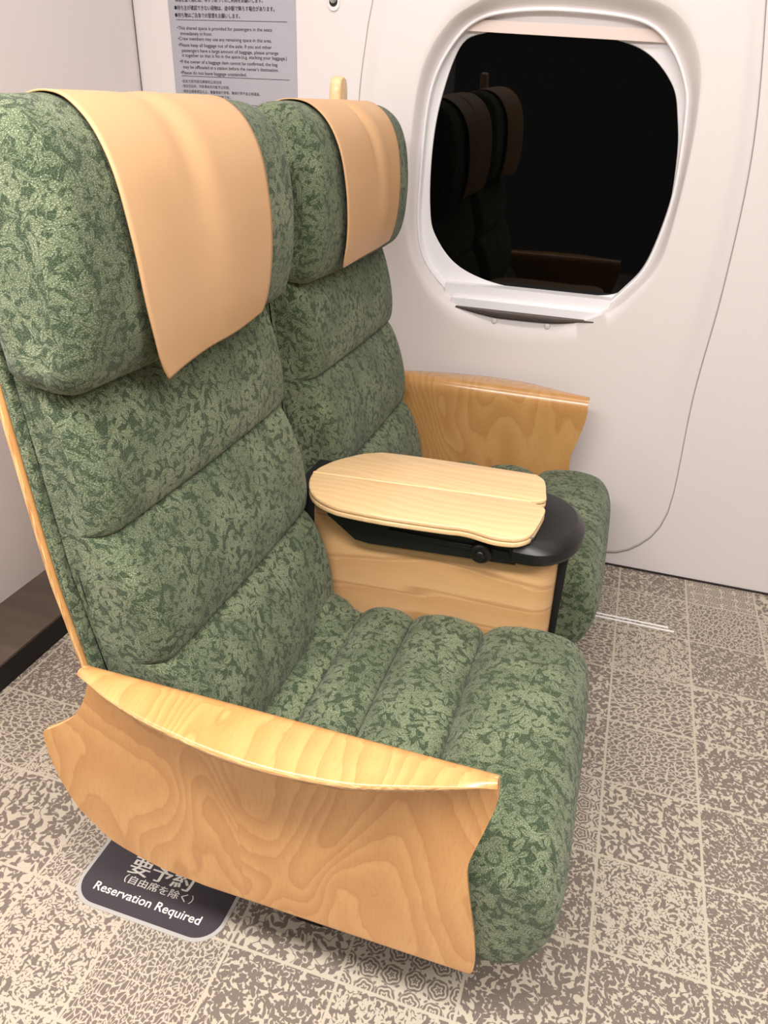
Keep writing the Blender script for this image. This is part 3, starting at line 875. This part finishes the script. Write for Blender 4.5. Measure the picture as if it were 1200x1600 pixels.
# ------------------------------------------------------------------ lettering
FONT = None
def text_mesh(s, height_ref, bold=0.0):
    c = D.curves.new('lettering', 'FONT'); c.body = s; c.size = height_ref; c.align_x = 'LEFT'
    c.resolution_u = 3; c.offset = bold
    o = D.objects.new('lettering', c); COL.objects.link(o)
    dg = bpy.context.evaluated_depsgraph_get(); dg.update()
    me = D.meshes.new_from_object(o.evaluated_get(dg))
    v = [tuple(q.co) for q in me.vertices]; f = [tuple(p.vertices) for p in me.polygons]
    D.objects.remove(o); D.curves.remove(c); D.meshes.remove(me)
    return v, f
def place_text(mb, s, u0, v0, size, P, width=None, bold=0.0):
    """letters laid at (u0,v0) on the surface P(u,v); width squeezes the line"""
    v, f = text_mesh(s, size, bold)
    if not v: return
    x0 = min(q[0] for q in v); x1 = max(q[0] for q in v)
    k = (width / (x1 - x0)) if width else 1.0
    mb.add([P(u0 + (q[0] - x0) * k, v0 + q[1]) for q in v], f)

# ------------------------------------------------------------------ floor sticker
sign = thing('floor_sticker', 'dark rounded floor sticker with white lettering under the near side panel', 'floor sticker', (-.62, .83, 0))
def rrect(x0, x1, y0, y1, r, n=10):
    p = []
    for cx, cy, a0 in ((x1 - r, y1 - r, 0), (x0 + r, y1 - r, PI / 2), (x0 + r, y0 + r, PI), (x1 - r, y0 + r, 3 * PI / 2)):
        for k in range(n + 1):
            a = a0 + PI / 2 * k / n; p.append((cx + r * math.cos(a), cy + r * math.sin(a)))
    return p
m = MB(); m.prism(rrect(-.774, -.474, .683, .985, .052), 0, .0012); m.build('rim', SIGNRIM, sign, smooth=False)
m = MB(); m.prism(rrect(-.767, -.481, .690, .978, .046), .0012, .0018); m.build('face', SIGNBODY, sign, smooth=False)
m = MB(); P = lambda u, v: (u, v, .0021)
place_text(m, 'Reservation Required', -.737, .7145, .0235, P, .219, .00025)
PL = lambda k: (lambda u, v: (u, v, .0021 + k * .00012))
for k in range(2): place_text(m, '（自由席を除く）', -.694 + k * .0004, .746, .018, PL(k), .142)
for k in range(4): place_text(m, '要予約', -.699 + k * .0008, .767, .041, PL(k), .130)
m.build('lettering', WHITEINK, sign, smooth=False)

# ------------------------------------------------------------------ wall notice
note = thing('wall_notice', 'grey printed baggage notice on the white wall behind the seats', 'notice', onwall(-1.13, 1.45))
def plate():
    v = []; f = []
    for d in (.0005, .0025):
        for x, z in ((-1.330, 1.262), (-.952, 1.262), (-.952, 1.76), (-1.330, 1.76)): v.append(onwall(x, z, d))
    f = [(0, 1, 2, 3), (7, 6, 5, 4), (0, 4, 5, 1), (1, 5, 6, 2), (2, 6, 7, 3), (3, 7, 4, 0)]
    obj('plate', v, f, NOTICE, note, smooth=False)
plate()
def notice_text():
    m = MB()
    P = lambda u, v: onwall(u, v, .0032)
    PK = lambda k: (lambda u, v: onwall(u, v, .0032 + k * .0001))
    L0 = -1.311
    for z, t, w in ((1.514, '荷物を置く際には、ゆずりあってのご利用をお願いします。', .262),):
        for k in range(2): place_text(m, t, L0 + .004 + k * .0004, z, .0122, PK(k), w)
    for k in range(2):
        place_text(m, '●持ち主が確認できない荷物は、途中駅で降ろす場合があります。', L0 + k * .0004, 1.4955, .0122, PK(k), .299)
        place_text(m, '●持ち物はご自身での管理をお願いします。', L0 + k * .0004, 1.4785, .0122, PK(k), .197)
    for z, t, w, dx in ((1.4515, '•This shared space is provided for passengers in the seats', .287, 0), (1.4385, 'immediately in front.', .098, .009),
          (1.4265, '•Crew members may use any remaining space in this area.', .285, 0),
          (1.4115, '•Please keep all baggage out of the aisle. If you and other', .284, 0), (1.3985, 'passengers have a large amount of baggage, please arrange', .295, .009),
          (1.3868, 'it together so that it fits in the space.(e.g. stacking your baggage.)', .319, .009),
          (1.3715, '•If the owner of a baggage item cannot be confirmed, the bag', .300, 0), (1.3585, "may be offloaded at a station before the owner's destination.", .294, .009),
          (1.3445, '•Please do not leave baggage unattended.', .206, 0)):
        place_text(m, t, L0 + .003 + dx, z - .002, .0115, P, w, .00005)
    for z, t, w in ((1.325, '•此处为前列座位乘客的公用空间', .125), (1.313, '•该处空出时，列车乘务员可能予以利用。', .150),
                    (1.300, '•请各位乘客相互礼让，重叠堆放行李等，确保行李不会占用通道。', .243), (1.2885, '•无人认领的行李，将在途中车站卸下车。', .151),
                    (1.276, '•请各位乘客自行保管好随身携带的行李物品。', .165)):
        place_text(m, t, L0 + .004, z - .003, .0088, P, w)
    for z, x0, x1 in ((1.4715, -1.309, -.976), (1.3375, -1.306, -.973), (1.2715, -1.306, -.960)):
        m.add([P(x0, z), P(x1, z), P(x1, z + .0011), P(x0, z + .0011)], [(0, 1, 2, 3)])
    m.build('lettering', INK, note, smooth=False)
notice_text()

# ------------------------------------------------------------------ oval wall catch
latch = thing('wall_catch', 'small oval flush catch on the wall above the wooden grip', 'catch', onwall(-.845, 1.53))
def catch():
    def oval(w, h, d0, d1, mat, name, bev=.002):
        v = []; f = []; n = 40; rs = [(1.0, d0), (1.0, d1 - bev), (.97, d1 - bev * .3), (.9, d1)]
        for s, d in rs:
            for k in range(n):
                a = 2 * PI * k / n; x = w * math.cos(a) * s; z = (h - w) * (1 if math.sin(a) >= 0 else -1) + w * math.sin(a) * s
                v.append(onwall(-.845 + x, 1.535 + z, d))
        for k in range(len(rs) - 1):
            for i in range(n): f.append((k * n + i, k * n + (i + 1) % n, (k + 1) * n + (i + 1) % n, (k + 1) * n + i))
        f.append(tuple(range((len(rs) - 1) * n, len(rs) * n)))
        obj(name, v, f, mat, latch)
    oval(.0165, .038, 0, .004, FRAME, 'bezel')
    oval(.0115, .028, .003, .0046, BLACKMATT, 'recess', .0005)
    oval(.0095, .021, .0045, .008, METAL, 'button')
catch()
